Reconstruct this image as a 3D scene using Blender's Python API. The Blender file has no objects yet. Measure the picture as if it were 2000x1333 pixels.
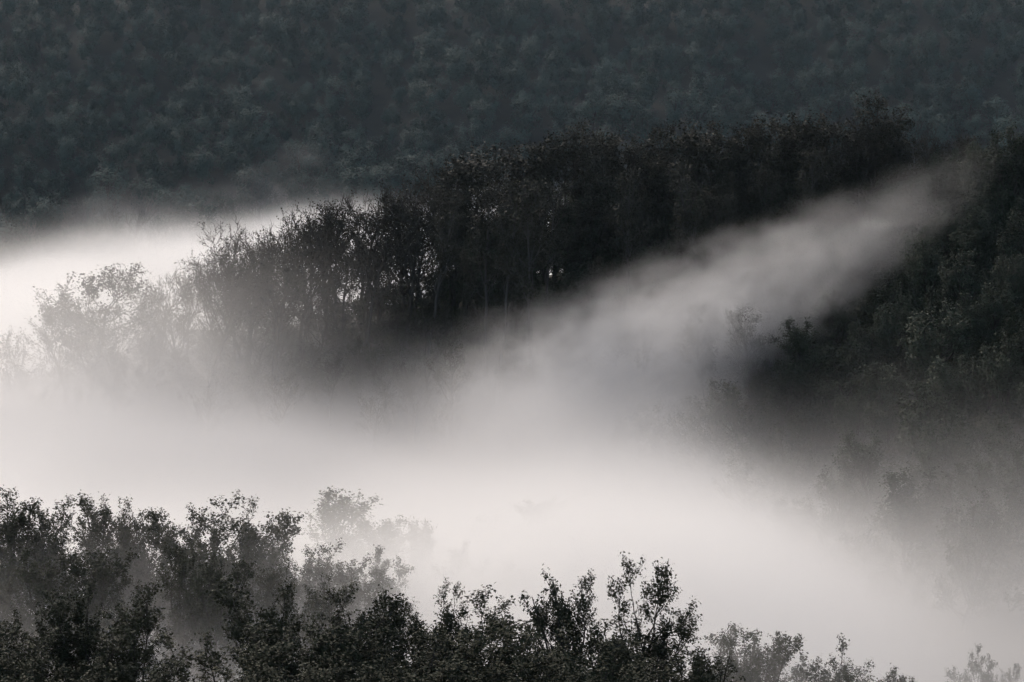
import bpy, math, random
import numpy as np

# ------------------------------------------------------------------ camera, sky, sun, exposure
S = bpy.context.scene
COL = S.collection
ZC = 70.0                                   # camera height above the datum
PITCH = math.radians(8.0)
TANH = 0.18                                 # tangent of half the horizontal field of view
cam_d = bpy.data.cameras.new('camera')
cam_d.sensor_width = 36.0
cam_d.lens = 18.0 / TANH
cam_d.clip_start = 0.5
cam_d.clip_end = 6000.0
cam = bpy.data.objects.new('camera', cam_d)
COL.objects.link(cam)
cam.location = (0, 0, ZC)
cam.rotation_euler = (math.radians(90) - PITCH, 0, 0)
S.camera = cam

SUN_EL, SUN_AZ = math.radians(29), math.radians(-22)     # azimuth from +Y towards +X: the light stands beyond the far hill
w = bpy.data.worlds.new('World')
S.world = w
w.use_nodes = True
nt = w.node_tree
bg = nt.nodes['Background']
sky = nt.nodes.new('ShaderNodeTexSky')
sky.sky_type = 'NISHITA'
sky.sun_disc = False
sky.sun_elevation = SUN_EL
sky.sun_rotation = SUN_AZ
sky.dust_density = 3.0
nt.links.new(sky.outputs[0], bg.inputs[0])
bg.inputs[1].default_value = 0.085
sun_d = bpy.data.lights.new('sun', 'SUN')
sun_d.energy = 1.5
sun_d.angle = math.radians(20)
sun_d.color = (1.0, 0.92, 0.88)
sun = bpy.data.objects.new('sun', sun_d)
COL.objects.link(sun)
sun.rotation_euler = (math.radians(90) - SUN_EL, 0, math.radians(180) - SUN_AZ)

S.view_settings.view_transform = 'Standard'
S.view_settings.look = 'None'
S.view_settings.gamma = 1.0
S.view_settings.use_curve_mapping = False
S.view_settings.exposure = 0.53
cy = S.cycles
cy.max_bounces = 6
cy.diffuse_bounces = 2
cy.glossy_bounces = 1
cy.transmission_bounces = 1
cy.transparent_max_bounces = 8
cy.volume_bounces = 2
cy.volume_max_steps = 256
cy.use_light_tree = False
cy.time_limit = 900
cy.use_denoising = True
cy.use_adaptive_sampling = True
cy.adaptive_threshold = 0.06
cy.adaptive_min_samples = 50

# ------------------------------------------------------------------ helpers
def ray(px, py):
    """unit-depth direction of a photograph pixel: (x/y, z/y) for the level depth y"""
    u = (px - 1000.0) / 1000.0 * TANH
    v = (666.5 - py) / 1000.0 * TANH
    cy_, sy_ = math.cos(PITCH), math.sin(PITCH)
    fy = cy_ + v * sy_
    fz = -sy_ + v * cy_
    return u / fy, fz / fy

def at(px, py, Y):
    a, b = ray(px, py)
    return a * Y, Y, ZC + b * Y

def tag(o, label=None, cat=None, group=None, kind=None):
    if label: o['label'] = label
    if cat: o['category'] = cat
    if group: o['group'] = group
    if kind: o['kind'] = kind
    return o

def mesh_np(name, V, F, smooth=False):
    """V (n,3); F list of (m,k) arrays with one face size each"""
    me = bpy.data.meshes.new(name)
    V = np.asarray(V, dtype=np.float32)
    me.vertices.add(len(V))
    me.vertices.foreach_set('co', V.ravel())
    F = [np.asarray(f, dtype=np.int32) for f in F if len(f)]
    nl = sum(f.size for f in F)
    npoly = sum(len(f) for f in F)
    me.loops.add(nl)
    me.polygons.add(npoly)
    me.loops.foreach_set('vertex_index', np.concatenate([f.ravel() for f in F]))
    tot = np.concatenate([np.full(len(f), f.shape[1], dtype=np.int32) for f in F])
    st = np.zeros(npoly, dtype=np.int32)
    st[1:] = np.cumsum(tot)[:-1]
    me.polygons.foreach_set('loop_start', st)
    me.polygons.foreach_set('loop_total', tot)
    if smooth:
        me.polygons.foreach_set('use_smooth', np.ones(npoly, dtype=bool))
    me.update(calc_edges=True)
    return me

# ------------------------------------------------------------------ materials
def new_mat(name):
    m = bpy.data.materials.new(name)
    m.use_nodes = True
    return m, m.node_tree, m.node_tree.nodes.get('Principled BSDF')

def leaf_mat(name, c0, c1, rough=0.75):
    """two leaf colours mixed leaf by leaf and tree by tree"""
    m, t, b = new_mat(name)
    geo = t.nodes.new('ShaderNodeNewGeometry')
    oi = t.nodes.new('ShaderNodeObjectInfo')
    add = t.nodes.new('ShaderNodeMath'); add.operation = 'MULTIPLY_ADD'; add.inputs[1].default_value = 0.5
    t.links.new(geo.outputs['Random Per Island'], add.inputs[0])
    half = t.nodes.new('ShaderNodeMath'); half.operation = 'MULTIPLY'; half.inputs[1].default_value = 0.5
    t.links.new(oi.outputs['Random'], half.inputs[0])
    t.links.new(half.outputs[0], add.inputs[2])
    mix = t.nodes.new('ShaderNodeMix'); mix.data_type = 'RGBA'
    t.links.new(add.outputs[0], mix.inputs['Factor'])
    mix.inputs[6].default_value = (*c0, 1)
    mix.inputs[7].default_value = (*c1, 1)
    t.links.new(mix.outputs[2], b.inputs['Base Color'])
    b.inputs['Roughness'].default_value = rough
    b.inputs['Specular IOR Level'].default_value = 0.15
    return m

def bark_mat(name, c0, c1):
    m, t, b = new_mat(name)
    tc = t.nodes.new('ShaderNodeTexCoord')
    mp = t.nodes.new('ShaderNodeMapping'); mp.inputs['Scale'].default_value = (6, 6, 1.2)
    t.links.new(tc.outputs['Object'], mp.inputs[0])
    n = t.nodes.new('ShaderNodeTexNoise'); n.inputs['Scale'].default_value = 2.0; n.inputs['Detail'].default_value = 3
    t.links.new(mp.outputs[0], n.inputs['Vector'])
    mix = t.nodes.new('ShaderNodeMix'); mix.data_type = 'RGBA'
    t.links.new(n.outputs[0], mix.inputs['Factor'])
    mix.inputs[6].default_value = (*c0, 1)
    mix.inputs[7].default_value = (*c1, 1)
    t.links.new(mix.outputs[2], b.inputs['Base Color'])
    b.inputs['Roughness'].default_value = 0.9
    b.inputs['Specular IOR Level'].default_value = 0.1
    return m

M = {}
M['oak'] = leaf_mat('oak_leaf', (0.026, 0.032, 0.013), (0.060, 0.064, 0.028))
M['ridge'] = leaf_mat('ridge_oak_leaf', (0.022, 0.024, 0.013), (0.056, 0.050, 0.030))
M['slope'] = leaf_mat('slope_leaf', (0.028, 0.040, 0.022), (0.066, 0.080, 0.044))
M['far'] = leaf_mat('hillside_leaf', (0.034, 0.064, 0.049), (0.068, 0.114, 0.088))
M['poplar'] = leaf_mat('poplar_leaf', (0.045, 0.055, 0.025), (0.09, 0.095, 0.05))
M['bark'] = bark_mat('oak_bark', (0.03, 0.025, 0.02), (0.09, 0.08, 0.065))
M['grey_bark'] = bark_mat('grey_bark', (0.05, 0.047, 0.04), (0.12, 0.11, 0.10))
M['pale_bark'] = bark_mat('pale_bark', (0.10, 0.095, 0.085), (0.24, 0.23, 0.21))

def ground_mat():
    m, t, b = new_mat('forest_floor')
    tc = t.nodes.new('ShaderNodeTexCoord')
    n = t.nodes.new('ShaderNodeTexNoise'); n.inputs['Scale'].default_value = 0.35; n.inputs['Detail'].default_value = 6
    t.links.new(tc.outputs['Object'], n.inputs['Vector'])
    r = t.nodes.new('ShaderNodeValToRGB')
    r.color_ramp.elements[0].position = 0.3; r.color_ramp.elements[0].color = (0.012, 0.011, 0.007, 1)
    r.color_ramp.elements[1].position = 0.7; r.color_ramp.elements[1].color = (0.030, 0.028, 0.015, 1)
    t.links.new(n.outputs[0], r.inputs[0])
    t.links.new(r.outputs[0], b.inputs['Base Color'])
    b.inputs['Roughness'].default_value = 0.95
    bp = t.nodes.new('ShaderNodeBump'); bp.inputs['Strength'].default_value = 0.6
    n2 = t.nodes.new('ShaderNodeTexNoise'); n2.inputs['Scale'].default_value = 3.0; n2.inputs['Detail'].default_value = 5
    t.links.new(tc.outputs['Object'], n2.inputs['Vector'])
    t.links.new(n2.outputs[0], bp.inputs['Height'])
    t.links.new(bp.outputs[0], b.inputs['Normal'])
    return m
M['ground'] = ground_mat()

# ------------------------------------------------------------------ terrain: a thin-plate sheet through surveyed points (x, y, z below the camera)
CP = [
    (-80, -60, 6), (0, -60, 6), (80, -60, 6), (-60, 0, -4), (0, 0, -4), (60, 0, -4), (-50, 60, -22), (0, 60, -22), (50, 60, -20),
    (-40, 108, -33), (-20, 108, -33), (0, 108, -34.5), (20, 112, -37), (45, 112, -36),
    (-45, 152, -41), (-20, 152, -41), (0, 152, -43), (22, 150, -45), (45, 150, -38),
    (-55, 190, -50), (-30, 190, -51), (-5, 192, -52), (15, 195, -50), (32, 190, -42), (50, 190, -33),
    (-60, 222, -54), (-35, 222, -54), (-10, 222, -53), (8, 228, -49), (20, 225, -44), (33, 225, -37), (55, 220, -28),
    (-60, 262, -47), (-47, 262, -45.5), (-26, 265, -38.5), (-7, 268, -34), (6, 268, -31.5), (24, 266, -30), (36, 262, -28), (50, 255, -25), (75, 250, -20),
    (-20, 245, -46), (0, 243, -43), (14, 245, -39), (28, 245, -34),
    (-70, 320, -54), (-30, 320, -54), (0, 320, -52), (30, 320, -50), (70, 320, -46),
    (-80, 372, -52), (-30, 372, -52), (30, 372, -51), (80, 372, -49),
    (-90, 420, -36), (0, 420, -35), (90, 420, -34), (-90, 470, -17), (0, 470, -16), (90, 470, -15),
    (-100, 540, 8), (0, 540, 9), (100, 540, 9), (-150, 640, 22), (0, 640, 22), (150, 640, 22), (-150, 820, 18), (150, 820, 18),
    (-140, 110, -30), (140, 110, -28), (-140, 222, -52), (140, 222, -16), (-150, 320, -54), (150, 320, -38), (-170, 420, -35), (170, 420, -32),
]
CPA = np.array(CP, dtype=float)
def _tps(a, b):
    d2 = ((a[:, None, :] - b[None, :, :]) ** 2).sum(-1) * 1e-4
    return 0.5 * d2 * np.log(d2 + 1e-9)
_n = len(CPA)
_A = np.zeros((_n + 3, _n + 3))
_A[:_n, :_n] = _tps(CPA[:, :2], CPA[:, :2]) + np.eye(_n) * 2e-4
_A[:_n, _n] = 1; _A[:_n, _n + 1:] = CPA[:, :2] * 0.01
_A[_n:, :_n] = _A[:_n, _n:].T
_W = np.linalg.solve(_A, np.concatenate([CPA[:, 2], np.zeros(3)]))
def ground_z(x, y):
    x = np.atleast_1d(np.asarray(x, float)); y = np.atleast_1d(np.asarray(y, float))
    xc = np.clip(x, -170, 170); yc = np.clip(y, -60, 820)
    P = np.stack([xc, yc], 1)
    z = _tps(P, CPA[:, :2]) @ _W[:_n] + _W[_n] + (P * 0.01) @ _W[_n + 1:]
    hill = np.clip((y - 385) / 40.0, 0, 1)                                      # gullies and shoulders on the far hillside
    z = z + hill * (1.6 * np.sin(x * 0.085 + y * 0.03 + 0.7) + 0.9 * np.sin(x * 0.19 - y * 0.05) + 0.6 * np.sin(y * 0.16 + x * 0.06))
    z = z + 0.35 * np.sin(x * 0.31 + y * 0.17) * np.sin(y * 0.23 - x * 0.11)
    return ZC + z
def gz(x, y):
    return float(ground_z(x, y)[0])

def build_ground():
    def axis(lo, hi, step, far):
        a = list(np.arange(lo, hi + 0.1, step))
        s = step; q = hi
        while q < far:
            s *= 1.5; q += s; a.append(q)
        s = step; q = lo
        while q > -far:
            s *= 1.5; q -= s; a.insert(0, q)
        return np.array(a)
    xs = axis(-120, 120, 2.5, 3000)
    ys = axis(-60, 660, 3.0, 3000)
    X, Y = np.meshgrid(xs, ys)
    Z = ground_z(X.ravel(), Y.ravel())
    V = np.stack([X.ravel(), Y.ravel(), Z], 1)
    nx, ny = len(xs), len(ys)
    i = np.arange(nx * ny).reshape(ny, nx)
    F = np.stack([i[:-1, :-1], i[:-1, 1:], i[1:, 1:], i[1:, :-1]], -1).reshape(-1, 4)
    me = mesh_np('ground', V, [F], True)
    me.materials.append(M['ground'])
    o = bpy.data.objects.new('ground', me)
    COL.objects.link(o)
    tag(o, kind='structure')
build_ground()

# ------------------------------------------------------------------ trees
def grow(seed, P):
    """branches as (points, radii, level) of one tree that stands on the origin"""
    r = np.random.RandomState(seed)
    out = []
    up = np.array([0, 0, 1.0])
    def branch(p, d, length, rad, lev):
        L = P['lev'][lev]
        n = L['n']
        pts = [p]; rs = [rad]
        step = length / n
        for k in range(n):
            d = d + r.normal(0, L['wig'], 3) + up * L['trop']
            d = d / np.linalg.norm(d)
            p = p + d * step
            pts.append(p)
            rs.append(rad * (1 - (1 - L['tip']) * (k + 1) / n))
        pts = np.array(pts); rs = np.array(rs)
        out.append((pts, rs, lev))
        if lev + 1 >= len(P['lev']):
            return
        C = P['lev'][lev + 1]
        m = max(1, int(round(C['num'] * (length / L['ref']) ** 0.7 * r.uniform(0.8, 1.2)))) if lev else C['num']
        ts = np.sort(r.uniform(C['t0'], 1.0, m))
        az = r.uniform(0, 6.283)
        for k, tt in enumerate(ts):
            q = tt * n; i = min(int(q), n - 1); f = q - i
            base = pts[i] * (1 - f) + pts[i + 1] * f
            dd = pts[i + 1] - pts[i]; dd = dd / np.linalg.norm(dd)
            az += 2.4 + r.normal(0, 0.35)
            a = np.cross(dd, up + r.normal(0, 0.05, 3)); na = np.linalg.norm(a)
            a = a / na if na > 1e-3 else np.array([1.0, 0, 0])
            b = np.cross(dd, a)
            side = a * math.cos(az) + b * math.sin(az)
            ang = math.radians(C['ang'] * (1 - C.get('angt', 0.35) * tt) + r.normal(0, 9))
            cd = dd * math.cos(ang) + side * math.sin(ang)
            s = (tt - C['t0']) / (1 - C['t0'] + 1e-6)
            ln = C['len'] * (C['p0'] + (C['p1'] - C['p0']) * s) * r.uniform(0.7, 1.25)
            if C.get('hump'):
                ln = C['len'] * (0.35 + 0.65 * math.sin(math.pi * min(1, 0.12 + 0.8 * s)) ** 0.7) * r.uniform(0.75, 1.2)
            pr = rs[i] * (1 - f) + rs[i + 1] * f
            branch(base, cd, ln, max(min(pr * 0.75, C['rad'] * ln), P['rmin']), lev + 1)
    lean = r.normal(0, P.get('lean', 0.05), 3); lean[2] = 0
    stems = P.get('stems', 1)
    for s in range(stems):
        a = r.uniform(0, 6.283)
        o = np.array([math.cos(a), math.sin(a), 0]) * (0.25 if stems > 1 else 0)
        branch(np.array([0, 0, -0.6]) + o, up + lean + o * 0.9, P['h'] * r.uniform(0.85, 1.05), P['r0'], 0)
    return out, r

def tubes(branches, sides):
    V, F, base = [], [], 0
    for pts, rs, lev in branches:
        k = sides[min(lev, len(sides) - 1)]
        n = len(pts)
        t = np.gradient(pts, axis=0)
        t /= np.linalg.norm(t, axis=1)[:, None] + 1e-9
        ref = np.array([1.0, 0, 0]) if abs(t[0][0]) < 0.8 else np.array([0, 1.0, 0])
        a = np.cross(t, ref); a /= np.linalg.norm(a, axis=1)[:, None] + 1e-9
        b = np.cross(t, a)
        th = np.arange(k) * 2 * math.pi / k
        ring = a[:, None, :] * np.cos(th)[None, :, None] + b[:, None, :] * np.sin(th)[None, :, None]
        V.append((pts[:, None, :] + ring * rs[:, None, None]).reshape(-1, 3))
        i = np.arange(n * k).reshape(n, k) + base
        j = np.roll(i, -1, axis=1)
        F.append(np.stack([i[:-1], j[:-1], j[1:], i[1:]], -1).reshape(-1, 4))
        base += n * k
    return np.concatenate(V), np.concatenate(F)

def leaves(branches, r, P):
    cen = []
    for pts, rs, lev in branches:
        per = P['leaf'].get(lev, 0)
        if not per:
            continue
        ln = np.linalg.norm(pts[1:] - pts[:-1], axis=1).sum()
        m = r.poisson(per * ln)
        if m == 0:
            continue
        tt = 1 - r.uniform(0, 1, m) ** 1.3 * (1 - P.get('leaf_t0', 0.1))
        q = tt * (len(pts) - 1); i = np.minimum(q.astype(int), len(pts) - 2); f = (q - i)[:, None]
        cen.append(pts[i] * (1 - f) + pts[i + 1] * f + r.normal(0, P['spread'], (m, 3)))
    c = np.concatenate(cen)
    if P.get('thin'):
        c = c[r.uniform(0, 1, len(c)) > P['thin']]
    n = len(c)
    ctr = np.array([0, 0, np.percentile(c[:, 2], 40)])
    outw = c - ctr; outw /= np.linalg.norm(outw, axis=1)[:, None] + 1e-9
    nrm = r.normal(0, P.get('jit', 0.55), (n, 3)) + outw * 0.6 + np.array([0, 0, 0.45])      # blades turn outwards and up, as in a real crown
    nrm /= np.linalg.norm(nrm, axis=1)[:, None] + 1e-9
    a = np.cross(nrm, r.normal(0, 1, (n, 3))); a /= np.linalg.norm(a, axis=1)[:, None] + 1e-9
    b = np.cross(nrm, a)
    s = (P['size'] * r.uniform(0.6, 1.3, n))[:, None]
    V = np.stack([c - a * s * 0.55, c + b * s * 0.36 + a * s * 0.1 + nrm * s * 0.12, c + a * s * 0.55, c - b * s * 0.36 + a * s * 0.1 + nrm * s * 0.12], 1).reshape(-1, 3)
    F = np.arange(4 * n).reshape(n, 4)
    return V, F

OAK = dict(h=6.5, r0=0.17, rmin=0.012, lean=0.06, size=0.108, spread=0.085, leaf={2: 15, 3: 44}, lev=[
    dict(n=9, wig=0.10, trop=0.05, tip=0.25, ref=1),
    dict(n=9, wig=0.17, trop=0.15, tip=0.25, ref=3.0, num=16, t0=0.2, ang=62, len=4.2, p0=1, p1=0.55, rad=0.020, hump=True),
    dict(n=5, wig=0.20, trop=0.13, tip=0.3, ref=1.2, num=9, t0=0.25, ang=50, len=1.15, p0=1.1, p1=0.6, rad=0.014),
    dict(n=3, wig=0.25, trop=0.10, tip=0.4, ref=1, num=6, t0=0.2, ang=48, len=0.46, p0=1, p1=0.7, rad=0.012)])
def variant(base, **kw):
    q = {k: (v if k != 'lev' else [dict(l) for l in v]) for k, v in base.items()}
    for k, v in kw.items():
        if k.startswith('L'):
            q['lev'][int(k[1])][k[3:]] = v
        else:
            q[k] = v
    return q
RIDGE = variant(OAK, h=11.5, r0=0.20, rmin=0.016, size=0.17, spread=0.16, leaf={2: 6, 3: 16}, lean=0.05,
                L1_t0=0.22, L1_num=20, L1_len=3.3, L1_ang=58, L2_num=7, L3_num=5, L1_wig=0.2)
TALL = variant(RIDGE, h=14.5, r0=0.17, L0_wig=0.05, L1_t0=0.5, L1_num=14, L1_len=2.8, L1_ang=48)
BARE = variant(RIDGE, h=9.5, r0=0.22, rmin=0.022, leaf={3: 1.2}, L1_t0=0.3, L1_num=11, L1_len=4.6, L1_trop=0.10, L2_len=2.1, L2_num=6, L3_len=0.95, L3_num=5, L3_trop=0.12, L1_wig=0.22, L2_wig=0.25)
SPARSE = variant(BARE, leaf={2: 1.0, 3: 4.2}, L1_len=4.0, size=0.16)
SLOPE = variant(OAK, jit=0.42, h=6.2, r0=0.18, rmin=0.018, size=0.15, spread=0.16, leaf={2: 12, 3: 36}, L1_num=18, L1_len=3.6, L2_num=7, L3_num=4, L1_t0=0.15)
FAR = variant(OAK, jit=0.25, h=6.0, r0=0.17, rmin=0.03, size=0.25, spread=0.26, leaf={1: 6, 2: 22}, L1_num=17, L1_len=3.1, L1_trop=0.08, L2_num=7, L2_len=1.2, L1_t0=0.2)
FAR['lev'] = FAR['lev'][:3]
POPLAR = variant(OAK, h=12.5, r0=0.22, rmin=0.018, size=0.16, spread=0.15, leaf={2: 10, 3: 26}, lean=0.02, L0_wig=0.04,
                 L1_t0=0.15, L1_num=34, L1_len=5.2, L1_ang=50, L1_trop=0.24, L1_hump=True, L2_num=7, L2_ang=40, L2_len=1.0, L2_trop=0.2, L3_num=4)
SHRUB = variant(OAK, h=2.6, r0=0.06, stems=4, size=0.17, spread=0.15, leaf={2: 9, 3: 20}, L1_num=7, L1_len=1.5, L1_t0=0.25, L2_num=5, L2_len=0.8, L3_num=4, L3_len=0.4)

LIB = {}
def make_kind(key, P, seeds, leafmat, barkmat, sides=(7, 5, 4, 3)):
    LIB[key] = []
    for sd in seeds:
        br, r = grow(sd, P)
        tv, tf = tubes(br, sides)
        lv, lf = leaves(br, r, P)
        tm = mesh_np('trunk', tv, [tf], True); tm.materials.append(M[barkmat])
        lm = mesh_np('crown', lv, [lf], False); lm.materials.append(M[leafmat])
        top = max(np.percentile(lv[:, 2], 99.7), np.percentile(tv[:, 2], 99.5)) if key not in ('bare',) else tv[:, 2].max()
        c = lv[np.argsort(lv[:, 2])[-max(20, len(lv) // 200):]].mean(0)
        LIB[key].append(dict(trunk=tm, crown=lm, top=float(top), cx=float(c[0]), cy=float(c[1]), leaves=len(lf), tris=2 * (len(lf) + len(tf))))
make_kind('oak', OAK, range(11, 17), 'oak', 'bark')
make_kind('ridge', RIDGE, range(31, 36), 'ridge', 'bark')
make_kind('tall', TALL, range(41, 43), 'ridge', 'grey_bark')
make_kind('bare', BARE, range(51, 55), 'ridge', 'bark')
make_kind('leafy', variant(SPARSE, leaf={2: 4, 3: 12}, L1_t0=0.2, L1_num=15, h=8), [65], 'ridge', 'bark')
make_kind('open', variant(OAK, h=7.2, leaf={2: 12, 3: 44}, L1_num=11, L1_ang=50, L1_trop=0.13, L1_len=3.6, L1_wig=0.2, L2_num=7, L2_len=1.0), range(21, 24), 'oak', 'bark')
make_kind('sparse', SPARSE, range(61, 64), 'ridge', 'bark')
make_kind('slope', SLOPE, range(71, 75), 'slope', 'bark')
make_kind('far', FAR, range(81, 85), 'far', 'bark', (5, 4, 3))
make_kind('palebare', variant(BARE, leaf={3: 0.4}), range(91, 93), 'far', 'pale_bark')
make_kind('poplar', POPLAR, range(95, 97), 'poplar', 'bark')
make_kind('shrub', SHRUB, range(98, 100), 'oak', 'bark', (4, 4, 3, 3))
for k, v in LIB.items():
    print('LIB', k, [(round(t['top'], 1), t['tris']) for t in v])

def put(name, key, vi, x, y, z, sc, rot, label, cat='tree', group=None, wide=1.0):
    v = LIB[key][vi % len(LIB[key])]
    root = bpy.data.objects.new(name, None)
    root.empty_display_size = 0.5
    COL.objects.link(root)
    root.location = (x, y, z)
    root.rotation_euler = (0, 0, rot)
    root.scale = (sc * wide, sc * wide, sc)
    tag(root, label, cat, group)
    for part in ('trunk', 'crown'):
        o = bpy.data.objects.new(part, v[part])
        COL.objects.link(o)
        o.parent = root
    return root

def plant(name, key, vi, px, py, Y, rot, label, group=None, wide=1.0, cat='tree'):
    """a tree at depth Y whose highest tip reaches the sight line of (px, py)"""
    x, y, zt = at(px, py, Y)
    v = LIB[key][vi % len(LIB[key])]
    zb = gz(x, y)
    sc = (zt - zb) / v['top']
    c, s = math.cos(rot), math.sin(rot)
    k = sc * wide
    ox, oy = k * (c * v['cx'] - s * v['cy']), k * (s * v['cx'] + c * v['cy'])
    if sc < 0.45 or sc > 1.8:
        print('SCALE', label, round(sc, 2), 'h', round(zt - zb, 1))
    return put(name, key, vi, x - ox, y - oy, zb, sc, rot, label, cat, group, wide)

R = random.Random(7)
def ordn(k):
    return ['first', 'second', 'third', 'fourth', 'fifth', 'sixth', 'seventh', 'eighth', 'ninth', 'tenth', 'eleventh', 'twelfth', 'thirteenth', 'fourteenth', 'fifteenth',
            'sixteenth', 'seventeenth', 'eighteenth', 'nineteenth', 'twentieth'][k] if k < 20 else ('twenty-', 'thirty-', 'forty-', 'fifty-', 'sixty-')[(k + 1) // 10 - 2] + ordn((k + 1) % 10 - 1) if (k + 1) % 10 else ('thirtieth', 'fortieth', 'fiftieth', 'sixtieth')[(k + 1) // 10 - 3]

# nearest wood along the bottom edge: skyline tips read from the photograph
FRONT = [(30, 1205, 104), (170, 1150, 103), (290, 1150, 105), (440, 1140, 101), (565, 1140, 103), (690, 1150, 108), (780, 1185, 110), (885, 1140, 110), (960, 1165, 112),
         (1070, 1130, 109), (1150, 1125, 112), (1270, 1100, 110), (1345, 1190, 113), (1440, 1235, 122), (1500, 1240, 124), (1555, 1250, 121), (1645, 1255, 121), (1700, 1300, 122)]
for k, (px, py, Y) in enumerate(FRONT):
    plant('oak_tree', 'open' if k in (4, 7, 9, 10, 11, 13) else 'oak', k * 5 + 1, px, py, Y, R.uniform(0, 6.28), 'leafy oak in the nearest row, %s from the left along its skyline' % ordn(k), 'oaks of the nearest row', wide=R.uniform(0.7, 0.85) if k in (4, 7, 9, 10, 11, 13) else R.uniform(0.85, 1.25))
FILL = [(-20, 1230, 97), (90, 1240, 98), (230, 1230, 99), (360, 1240, 97), (500, 1230, 98), (620, 1235, 99), (740, 1240, 101), (830, 1235, 104), (920, 1240, 103), (1010, 1235, 104), (1110, 1240, 104), (1210, 1250, 105),
        (60, 1300, 92), (200, 1300, 93), (340, 1295, 92), (470, 1300, 93), (600, 1300, 94), (730, 1300, 95), (860, 1300, 96), (990, 1300, 97), (1120, 1305, 98), (1230, 1310, 99), (1330, 1290, 106), (1420, 1300, 120), (1590, 1305, 124)]
for k, (px, py, Y) in enumerate(FILL):
    row, pos = ('upper', k) if k < 12 else ('lower', k - 12)
    plant('oak_tree', 'oak', k * 7 + 2, px, py, Y, R.uniform(0, 6.28), 'dark oak at the bottom edge, %s from the left, %s row' % (ordn(pos), row), 'dark oaks along the bottom edge', wide=R.uniform(1.15, 1.35))
plant('oak_tree', 'oak', 3, 1912, 1266, 147, 0.4, 'small airy oak alone at the bottom right corner', wide=0.62)
plant('oak_tree', 'oak', 4, 1985, 1300, 148, 2.4, 'small pale oak cut by the right edge at the bottom corner', wide=0.6)

# second row on the left, standing in thin mist
SECOND = [(50, 1080, 139), (200, 1075, 140), (420, 1085, 139), (640, 1130, 139), (15, 965, 146), (75, 1005, 148), (165, 975, 150), (250, 985, 152), (305, 1005, 148), (375, 1000, 150), (450, 975, 149), (495, 985, 151), (545, 1020, 154), (610, 1075, 148), (655, 1065, 150), (740, 1075, 152), (690, 1110, 146), (120, 1050, 140), (330, 1070, 140), (560, 1100, 142)]
for k, (px, py, Y) in enumerate(sorted(SECOND)):
    plant('oak_tree', 'oak', k * 3, px, py, Y, R.uniform(0, 6.28), 'mist-veiled oak of the second row, %s from the left' % ordn(k), 'oaks of the second row', wide=R.uniform(0.85, 1.1))
# poplars and ghost trees deeper in the mist
plant('poplar_tree', 'poplar', 0, 655, 962, 177, 0.3, 'broad pale poplar rising through the white fog behind the second row', wide=1.5)
plant('poplar_tree', 'poplar', 1, 725, 1010, 175, 1.9, 'lower poplar touching the right side of the broad poplar', wide=1.25)
plant('poplar_tree', 'poplar', 1, 825, 1020, 178, 4.0, 'narrow pale poplar standing apart in the white fog', wide=0.95)
GH = [(905, 1070, 174), (955, 1100, 172), (990, 1105, 174), (1130, 1100, 176), (1030, 985, 200), (960, 1010, 201), (1100, 1030, 200)]
for k, (px, py, Y) in enumerate(sorted(GH)):
    plant('ghost_oak', 'oak', k + 1, px, py, Y, R.uniform(0, 6.28), 'barely visible tree drowned in white fog, %s from the poplars' % ordn(k), 'trees nearly lost in the fog', wide=1.0)

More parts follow.
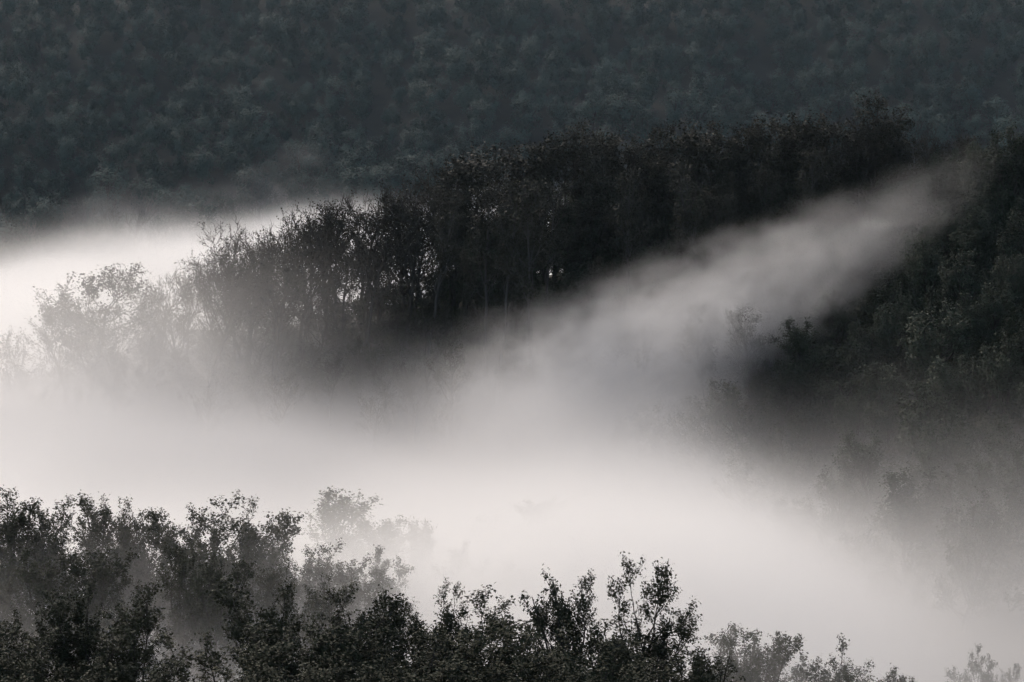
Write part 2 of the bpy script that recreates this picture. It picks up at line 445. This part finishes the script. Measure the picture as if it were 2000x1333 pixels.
# trees of the ridge crest, left to right
CREST = [(905, 290, 267, 'bare'), (1000, 268, 267, 'bare'), (1135, 228, 267, 'bare'), (1300, 234, 265, 'bare'), (1478, 222, 264, 'bare'), (1548, 215, 264, 'bare'), (1640, 222, 263, 'bare'), (1715, 176, 262, 'bare'), (1795, 222, 262, 'bare'), (430, 485, 258, 'sparse'), (455, 470, 259, 'bare'), (480, 475, 258, 'sparse'), (505, 480, 258, 'bare'), (560, 455, 259, 'sparse'), (585, 440, 261, 'bare'), (612, 435, 260, 'sparse'), (640, 430, 260, 'bare'), (668, 420, 261, 'sparse'), (680, 400, 262, 'bare'), (702, 405, 260, 'sparse'), (730, 400, 261, 'bare'), (752, 395, 260, 'sparse'), (778, 385, 261, 'bare'), (800, 375, 260, 'sparse'), (825, 370, 261, 'bare'), (850, 355, 261, 'sparse'), (25, 640, 258, 'sparse'), (90, 605, 258, 'sparse'), (165, 580, 260, 'sparse'), (240, 520, 259, 'leafy'), (285, 570, 262, 'sparse'), (312, 560, 260, 'sparse'), (368, 530, 261, 'sparse'), (418, 475, 262, 'bare'), (468, 445, 263, 'bare'), (515, 455, 261, 'sparse'), (548, 435, 263, 'bare'), (600, 410, 263, 'sparse'), (655, 395, 264, 'sparse'), (715, 372, 264, 'bare'), (765, 368, 265, 'sparse'), (838, 338, 265, 'bare'), (930, 300, 264, 'ridge'), (1085, 268, 265, 'ridge'), (1170, 262, 264, 'ridge'), (1280, 258, 264, 'ridge'), (1340, 250, 263, 'ridge'), (1405, 248, 263, 'ridge'), (1455, 246, 262, 'ridge'), (1510, 240, 262, 'ridge'), (1575, 235, 261, 'ridge'), (345, 520, 262, 'bare'), (395, 500, 263, 'bare'), (440, 412, 265, 'bare'), (495, 430, 264, 'bare'),
         (530, 470, 262, 'sparse'), (570, 405, 264, 'sparse'), (625, 390, 266, 'sparse'), (690, 370, 266, 'bare'), (745, 350, 266, 'bare'), (785, 340, 267, 'bare'), (815, 345, 265, 'bare'),
         (870, 308, 268, 'sparse'), (900, 312, 266, 'ridge'), (960, 280, 268, 'ridge'), (1010, 285, 267, 'ridge'), (1060, 275, 268, 'ridge'), (1110, 260, 266, 'ridge'), (1140, 240, 268, 'ridge'), (1200, 262, 267, 'ridge'),
         (1250, 268, 266, 'ridge'), (1310, 240, 266, 'ridge'), (1375, 235, 266, 'ridge'), (1430, 250, 265, 'ridge'), (1480, 232, 265, 'ridge'), (1540, 225, 265, 'ridge'), (1610, 218, 264, 'ridge'), (1650, 240, 262, 'ridge'),
         (1705, 185, 262, 'ridge'), (1740, 205, 263, 'ridge'), (1775, 235, 262, 'ridge'), (1825, 235, 262, 'bare'), (1870, 240, 260, 'bare'), (1900, 262, 258, 'sparse'), (1835, 305, 257, 'slope'), (1868, 292, 256, 'slope'), (1905, 285, 254, 'slope'), (1965, 262, 250, 'slope'), (1945, 262, 252, 'slope'), (1990, 245, 250, 'slope')]
look = {'leafy': 'broad rounded tree', 'ridge': 'dark leafy oak', 'bare': 'nearly bare tree', 'sparse': 'thinly leaved tree', 'slope': 'dense dark oak'}
nm = {'leafy': 'thin_tree', 'ridge': 'ridge_oak', 'bare': 'bare_tree', 'sparse': 'thin_tree', 'slope': 'slope_oak'}
CNT = {}
for k, (px, py, Y, key) in enumerate(sorted(CREST)):
    CNT[key] = CNT.get(key, -1) + 1
    plant(nm[key], key, k, px, py, Y, R.uniform(0, 6.28), ('broad rounded tree at the misty left end of the ridge crest' if key == 'leafy' else '%s %s from the left on the ridge crest' % (ordn(CNT[key]), look[key])), 'trees on the ridge skyline', wide=R.uniform(0.85, 1.1) * (1.25 if key == 'leafy' else 1.15 if key == 'ridge' else 1))

TALLS = [(880, 375, 250), (955, 360, 249), (1008, 345, 246), (1024, 350, 245), (1082, 350, 248), (1235, 330, 250), (1330, 310, 251), (1590, 290, 253)]
for k, (px, py, Y) in enumerate(TALLS):
    plant('tall_oak', 'tall', k, px, py, Y, R.uniform(0, 6.28), 'tall oak with a long bare trunk on the ridge front, %s from the left' % ordn(k), 'tall straight trunks on the ridge front', wide=0.9)

def scatter(x0, x1, y0, y1, step, seed, keep):
    r = random.Random(seed)
    out = []
    y = y0; row = 0
    while y < y1:
        x = x0 + (step * 0.5 if row % 2 else 0)
        while x < x1:
            xx = x + r.uniform(-0.35, 0.35) * step; yy = y + r.uniform(-0.35, 0.35) * step
            if keep(xx, yy):
                out.append((xx, yy, r.random(), r.random()))
            x += step
        y += step * 0.87; row += 1
    return out
def proj(x, y, z):
    cy_, sy_ = math.cos(PITCH), math.sin(PITCH)
    dz = z - ZC
    d = y * cy_ - dz * sy_
    return 1000 + x / d / TANH * 1000, 666.5 - (y * sy_ + dz * cy_) / d / TANH * 1000

# front of the ridge: rows below the skyline
def keep_ridge(x, y):
    px, py = proj(x, y, gz(x, y) + 8)
    if (930 < px < 1110 or 1210 < px < 1255 or 1570 < px < 1610) and y < 251: return False      # the tall trunks stand free
    return -40 < px < 1500 and py < 740 and y < (263 if px < 860 else 264 if px < 1130 else 280)
for k, (x, y, a, b) in enumerate(scatter(-54, 26, 236, 276, 5.0, 3, keep_ridge)):
    px, py = proj(x, y, gz(x, y) + 8)
    key = 'ridge' if px > 820 else ('sparse' if a < 0.6 else ('bare' if a < 0.8 else 'ridge'))
    side = ('far left in the grey mist' if px < 250 else 'left in the grey mist' if px < 520 else 'under the bare skyline trees' if px < 800 else 'left of the tall trunks' if px < 940 else 'beside the tall trunks' if px < 1100 else 'right of the tall trunks' if px < 1250 else 'above the fog tongue' if px < 1340 else 'above the middle of the fog tongue' if px < 1420 else 'left of the tallest ridge oak') + (', near the crest' if py < float(np.interp(px, [0, 450, 850, 1130, 2000], [660, 480, 380, 330, 320])) else ', lower down')
    h = ((9.0 if px > 860 else 5.5) + 3.0 * b) * (0.75 if y > 266 else 1)
    put(nm[key], key, k, x, y, gz(x, y), h / LIB[key][k % len(LIB[key])]['top'], a * 6.28, '%s on the ridge front, %s' % (look[key], side), group='%s on the ridge front %s' % (nm[key].replace('_', ' ') + 's', side), wide=0.95)

# a closing row of shorter oaks just behind the dark half of the crest
for k, (x, y, a, b) in enumerate(scatter(-10, 44, 263, 276, 4.2, 13, lambda x, y: 880 < proj(x, y, gz(x, y) + 6)[0] < 1900)):
    side = 'left half' if x < 14 else 'right half'
    put('ridge_oak', 'slope', k, x, y, gz(x, y), (6.5 + 2.5 * b) / LIB['slope'][k % 4]['top'], a * 6.28, 'short dark oak filling the gaps behind the ridge crest, %s' % side, group='oaks closing the ridge crest, %s' % side, wide=1.1)

# the right-hand slope
def keep_slope(x, y):
    px, py = proj(x, y, gz(x, y) + 6)
    return 1080 < px < 2040 and 300 < py < 1180 and not (px < 1450 and py > 880) and not (px > 1800 and py > 1060) and not (px < 1800 and py > 980)
for k, (x, y, a, b) in enumerate(scatter(4, 54, 148, 258, 4.8, 5, keep_slope)):
    px, py = proj(x, y, gz(x, y) + 6)
    band = 'high under the ridge crest' if py < 430 else ('in the fog tongue' if (px - 1100) * 0.5 + py < 800 and px < 1850 else ('in the dark part above the fog' if py < 720 else ('in thin grey mist' if py < 880 else 'low in the pale fog')))
    col = 'by the right edge' if px > 1850 else ('right part' if px > 1650 else ('centre' if px > 1420 else 'left part'))
    where = '%s, %s' % (band, col)
    h = 5.8 + 3.0 * b
    put('slope_oak', 'slope', k, x, y, gz(x, y), h / LIB['slope'][k % 4]['top'], a * 6.28, 'rounded oak, right slope, %s' % where, group='oaks on the right slope, %s' % where, wide=R.uniform(0.95, 1.25))

# the far hillside
PALE = [(225, 385, 392), (265, 375, 394), (150, 395, 393), (60, 420, 392), (505, 325, 398)]
for k, (px, py, Y) in enumerate(sorted(PALE)):
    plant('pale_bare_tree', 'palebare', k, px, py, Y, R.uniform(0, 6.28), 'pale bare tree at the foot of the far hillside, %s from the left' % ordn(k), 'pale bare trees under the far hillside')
def keep_far(x, y):
    px, py = proj(x, y, gz(x, y) + 5)
    return -60 < px < 2060 and py > -90
def keep_under(x, y):
    px, py = proj(x, y, gz(x, y) + 2)
    return -60 < px < 2060 and 200 < py < (760 if px < 1050 else 1150) and y > 232 - max(0, x) * 2.2 and y < (269 if px < 1130 else 285)
FARP = scatter(-110, 110, 384, 500, 4.4, 9, keep_far)
SKYL = [(-100, 470), (0, 480), (400, 430), (600, 395), (850, 310), (1130, 245), (1500, 225), (1700, 205), (2000, 240), (2100, 250)]
near_far, rest = [], []
for p in FARP:
    px, py = proj(p[0], p[1], gz(p[0], p[1]) + 5)
    sk = float(np.interp(px, [q[0] for q in SKYL], [q[1] for q in SKYL]))
    if py > sk + 25: continue                       # lost behind the ridge or in the fog
    (near_far if py > sk - (95 if px < 800 else 60) and 0 < px < 2000 else rest).append(p + (px, py, sk))
print('FAR', len(near_far), len(rest))
COLS = [(220, 'left of the pale bare trees'), (420, 'just right of the pale bare trees'), (640, 'above the white fog'), (860, 'behind the bare ridge trees'), (1120, 'above the middle of the ridge'),
        (1400, 'above the flat part of the ridge'), (1650, 'left of the tallest ridge oak'), (1850, 'right of the tallest ridge oak'), (2100, 'by the right edge')]
for k, (x, y, a, b, px, py, sk) in enumerate(near_far):
    side = next(t for c, t in COLS if px < c)
    row = 'lowest' if py > sk - 25 else ('next lowest' if py > sk - 58 else 'third lowest')
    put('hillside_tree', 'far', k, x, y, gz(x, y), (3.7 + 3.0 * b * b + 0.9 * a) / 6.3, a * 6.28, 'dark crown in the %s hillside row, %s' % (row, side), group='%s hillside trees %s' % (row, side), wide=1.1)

def mass(name, points, key, size, label, cat):
    """plants that nobody could count: one object, set on points by geometry nodes"""
    V = [(p[0], p[1], gz(p[0], p[1])) for p in points]
    me = bpy.data.meshes.new(name)
    me.from_pydata(V, [], [])
    at_s = me.attributes.new('tree_scale', 'FLOAT', 'POINT')
    at_r = me.attributes.new('tree_turn', 'FLOAT', 'POINT')
    at_i = me.attributes.new('tree_kind', 'INT', 'POINT')
    for i, (x, y, a, b) in enumerate([p[:4] for p in points]):
        at_s.data[i].value = (size[0] + size[1] * b * b + 1.0 * a) / LIB[key][0]['top']
        at_r.data[i].value = a * 6.28
        at_i.data[i].value = i * 7 % len(LIB[key])
    o = bpy.data.objects.new(name, me)
    COL.objects.link(o)
    tag(o, label, cat, kind='stuff')
    g = bpy.data.node_groups.new('forest_on_points', 'GeometryNodeTree')
    g.interface.new_socket('Geometry', in_out='INPUT', socket_type='NodeSocketGeometry')
    g.interface.new_socket('Geometry', in_out='OUTPUT', socket_type='NodeSocketGeometry')
    N = g.nodes.new; L = g.links.new
    gi, go = N('NodeGroupInput'), N('NodeGroupOutput')
    # one joined tree mesh per variant, kept out of the scene collection
    geo = N('GeometryNodeGeometryToInstance')
    src = []
    for i, v in enumerate(LIB[key]):
        oc = bpy.data.objects.new('source_crown', v['crown'])
        inf = N('GeometryNodeObjectInfo'); inf.inputs['Object'].default_value = oc
        src.append(inf)
    for inf in reversed(src):
        L(inf.outputs['Geometry'], geo.inputs[0])
    iop = N('GeometryNodeInstanceOnPoints')
    L(gi.outputs[0], iop.inputs['Points'])
    L(geo.outputs[0], iop.inputs['Instance'])
    iop.inputs['Pick Instance'].default_value = True
    def attr(n, t):
        a = N('GeometryNodeInputNamedAttribute'); a.data_type = t; a.inputs['Name'].default_value = n
        return a.outputs['Attribute']
    L(attr('tree_kind', 'INT'), iop.inputs['Instance Index'])
    cmb = N('ShaderNodeCombineXYZ')
    L(attr('tree_turn', 'FLOAT'), cmb.inputs[2])
    L(cmb.outputs[0], iop.inputs['Rotation'])
    L(attr('tree_scale', 'FLOAT'), iop.inputs['Scale'])
    L(iop.outputs[0], go.inputs[0])
    md = o.modifiers.new('wood', 'NODES'); md.node_group = g
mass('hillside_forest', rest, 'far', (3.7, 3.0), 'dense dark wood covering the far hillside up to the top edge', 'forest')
mass('undergrowth', scatter(-56, 56, 150, 285, 2.6, 21, keep_under), 'shrub', (1.8, 2.0), 'tangled bushes between the trees on the ridge and the right slope', 'undergrowth')

# ------------------------------------------------------------------ fog and haze
def box_mesh(name, lo, hi):
    x0, y0, z0 = lo; x1, y1, z1 = hi
    V = [(x0, y0, z0), (x1, y0, z0), (x1, y1, z0), (x0, y1, z0), (x0, y0, z1), (x1, y0, z1), (x1, y1, z1), (x0, y1, z1)]
    F = [(0, 3, 2, 1), (4, 5, 6, 7), (0, 1, 5, 4), (1, 2, 6, 5), (2, 3, 7, 6), (3, 0, 4, 7)]
    me = bpy.data.meshes.new(name); me.from_pydata(V, [], F); me.update()
    return me

class NB:
    """terse node maths for density fields"""
    def __init__(s, mat):
        s.t = mat.node_tree
    def math(s, op, a, b=None, c=None, clamp=False):
        n = s.t.nodes.new('ShaderNodeMath'); n.operation = op; n.use_clamp = clamp
        for i, v in enumerate((a, b, c)):
            if v is None: continue
            if isinstance(v, (int, float)): n.inputs[i].default_value = v
            else: s.t.links.new(v, n.inputs[i])
        return n.outputs[0]
    def map(s, v, a, b, c, d, mode='SMOOTHSTEP'):
        n = s.t.nodes.new('ShaderNodeMapRange'); n.interpolation_type = mode
        for i, q in enumerate((v, a, b, c, d)):
            if isinstance(q, (int, float)): n.inputs[i].default_value = q
            else: s.t.links.new(q, n.inputs[i])
        return n.outputs[0]
    def noise(s, vec, scale, detail=1.0, rough=0.5):
        mp = s.t.nodes.new('ShaderNodeMapping'); mp.inputs['Scale'].default_value = scale
        s.t.links.new(vec, mp.inputs[0])
        n = s.t.nodes.new('ShaderNodeTexNoise'); n.inputs['Scale'].default_value = 1.0
        n.inputs['Detail'].default_value = detail; n.inputs['Roughness'].default_value = rough
        s.t.links.new(mp.outputs[0], n.inputs['Vector'])
        return n.outputs[0]

def vol_mat(name, color=(0.99, 0.99, 0.99), g=0.5, step=1.0):
    m = bpy.data.materials.new(name); m.use_nodes = True
    t = m.node_tree
    t.nodes.remove(t.nodes['Principled BSDF'])
    pv = t.nodes.new('ShaderNodeVolumePrincipled')
    pv.inputs['Color'].default_value = (*color, 1)
    pv.inputs['Anisotropy'].default_value = g
    pv.inputs['Density'].default_value = 0
    t.links.new(pv.outputs[0], t.nodes['Material Output'].inputs['Volume'])
    m.cycles.volume_step_rate = 2.0 * step
    return m, pv

def valley_fog():
    m, pv = vol_mat('valley_fog', step=0.28)
    nb = NB(m)
    tc = m.node_tree.nodes.new('ShaderNodeTexCoord')
    P = tc.outputs['Object']
    sp = m.node_tree.nodes.new('ShaderNodeSeparateXYZ'); m.node_tree.links.new(P, sp.inputs[0])
    X, Y, Z = sp.outputs
    n1 = nb.noise(P, (1 / 24, 1 / 24, 1 / 9), 1.0, 0.5)
    # level of the fog top
    left = nb.map(X, -14, -40, 0, 1.6)
    right = nb.math('ADD', nb.map(X, -16, 6, 0, 2.7), nb.map(X, 10, 30, 0, -8.2))
    near = nb.math('ADD', nb.map(Y, 200, 158, 0, 4.2), nb.map(Y, 158, 132, 0, -0.2))
    back = nb.map(Y, 262, 285, 0, nb.math('ADD', nb.map(X, -80, -34, -9.0, 0.6), nb.map(X, -25, 5, 0, -1.5)))
    soft = nb.map(Y, 262, 285, nb.map(X, 12, 30, 1 / 11.0, 1 / 24.0), 1 / 9.0)
    amp = nb.map(Y, 262, 300, 8.0, 18.0)
    lvl = nb.math('ADD', nb.math('ADD', left, right), nb.math('ADD', back, near))
    lvl = nb.math('ADD', lvl, nb.math('MULTIPLY_ADD', nb.math('SUBTRACT', n1, 0.5), amp, -41.0 + ZC))
    t = nb.math('MULTIPLY_ADD', nb.math('SUBTRACT', lvl, Z), soft, 0.8, clamp=True)
    d = nb.math('MULTIPLY', nb.math('MULTIPLY', t, t), nb.math('MULTIPLY', t, 0.145))
    # a thin veil hangs before the left half of the ridge
    veil = nb.math('MULTIPLY', nb.map(X, -6, -38, 0, 0.019), nb.map(Z, ZC - 24, ZC - 33, 0, 1))
    veil = nb.math('MULTIPLY', veil, nb.math('MULTIPLY', nb.map(Y, 205, 228, 0, 1), nb.map(Y, 262, 285, 1, 0)))
    d = nb.math('ADD', d, nb.math('MULTIPLY', veil, nb.map(n1, 0.25, 0.65, 0.35, 1.3)))
    m.node_tree.links.new(d, pv.inputs['Density'])
    me = box_mesh('valley_fog', (-150, 115, ZC - 62), (150, 425, ZC - 24))
    me.materials.append(m)
    o = bpy.data.objects.new('valley_fog', me); COL.objects.link(o)
    tag(o, 'white fog lying in the valley and behind the ridge', 'fog', kind='stuff')
valley_fog()

def fog_tongue(name, p, q, half, dens, seed, label):
    """a drift of fog that clings to the right-hand slope, from p to q"""
    import mathutils
    a = mathutils.Vector(at(*p)); b = mathutils.Vector(at(*q))
    m, pv = vol_mat(name, step=1.4)
    nb = NB(m)
    tc = m.node_tree.nodes.new('ShaderNodeTexCoord')
    P = tc.outputs['Object']
    of = m.node_tree.nodes.new('ShaderNodeVectorMath'); of.operation = 'ADD'; of.inputs[1].default_value = (seed, seed * 0.7, 0)
    m.node_tree.links.new(P, of.inputs[0])
    n1 = nb.noise(of.outputs[0], (8.0, 3.1, 5.6), 2.0, 0.62)
    sp = m.node_tree.nodes.new('ShaderNodeSeparateXYZ'); m.node_tree.links.new(P, sp.inputs[0])
    X, Y, Z = sp.outputs
    wd = nb.map(X, -1, 1, 1.0, 0.16, 'LINEAR')                       # broad where it leaves the valley, narrow at its tip
    r2 = nb.math('DIVIDE', nb.math('MULTIPLY_ADD', Y, Y, nb.math('MULTIPLY', Z, Z)), nb.math('MULTIPLY', wd, wd))
    fall = nb.math('SUBTRACT', 1.0, r2, clamp=True)
    ends = nb.math('MULTIPLY', nb.map(X, -1, -0.3, 0, 1), nb.map(X, 0.97, -0.45, 0, 1))
    k = nb.map(nb.math('MULTIPLY_ADD', fall, 0.40, n1), 0.48, 0.97, 0.0, 1.0)
    d = nb.math('MULTIPLY', nb.math('MULTIPLY', nb.math('MULTIPLY', fall, fall), ends), nb.math('MULTIPLY', k, dens))
    m.node_tree.links.new(d, pv.inputs['Density'])
    me = box_mesh(name, (-1, -1, -1), (1, 1, 1))
    me.materials.append(m)
    o = bpy.data.objects.new(name, me); COL.objects.link(o)
    o.location = (a + b) / 2
    o.rotation_mode = 'QUATERNION'
    o.rotation_quaternion = (b - a).to_track_quat('X', 'Z')
    o.scale = ((b - a).length / 2, *half)
    tag(o, label, 'fog', kind='stuff')
fog_tongue('fog_tongue', (850, 950, 228), (2010, 278, 246), (10.0, 14.5), 0.5, 3.1, 'tongue of pale fog streaming up the dark right slope')

def haze():
    m, pv = vol_mat('haze', (0.65, 0.85, 1.0), 0.2)
    pv.inputs['Density'].default_value = 0.00004
    me = box_mesh('haze', (-3200, -3200, ZC - 64), (3200, 3200, ZC + 40))
    me.materials.append(m)
    o = bpy.data.objects.new('haze', me); COL.objects.link(o)
    tag(o, 'thin bluish air between the camera and the far hillside', 'haze', kind='stuff')
haze()

def hillside_mist():
    """thin still air trapped between the ridge and the far hillside, deeper towards the right"""
    m, pv = vol_mat('hillside_mist', (0.72, 0.88, 1.0), 0.2)
    pv.inputs['Density'].default_value = 0.00026
    me = box_mesh('hillside_mist', (-260, 315, ZC - 60), (260, 520, ZC + 38))
    for v in me.vertices:
        if v.co.y < 400:
            v.co.y = 350 if v.co.x < 0 else 288
    me.materials.append(m)
    o = bpy.data.objects.new('hillside_mist', me); COL.objects.link(o)
    tag(o, 'thin bluish mist before the far hillside, behind the ridge', 'mist', kind='stuff')
hillside_mist()
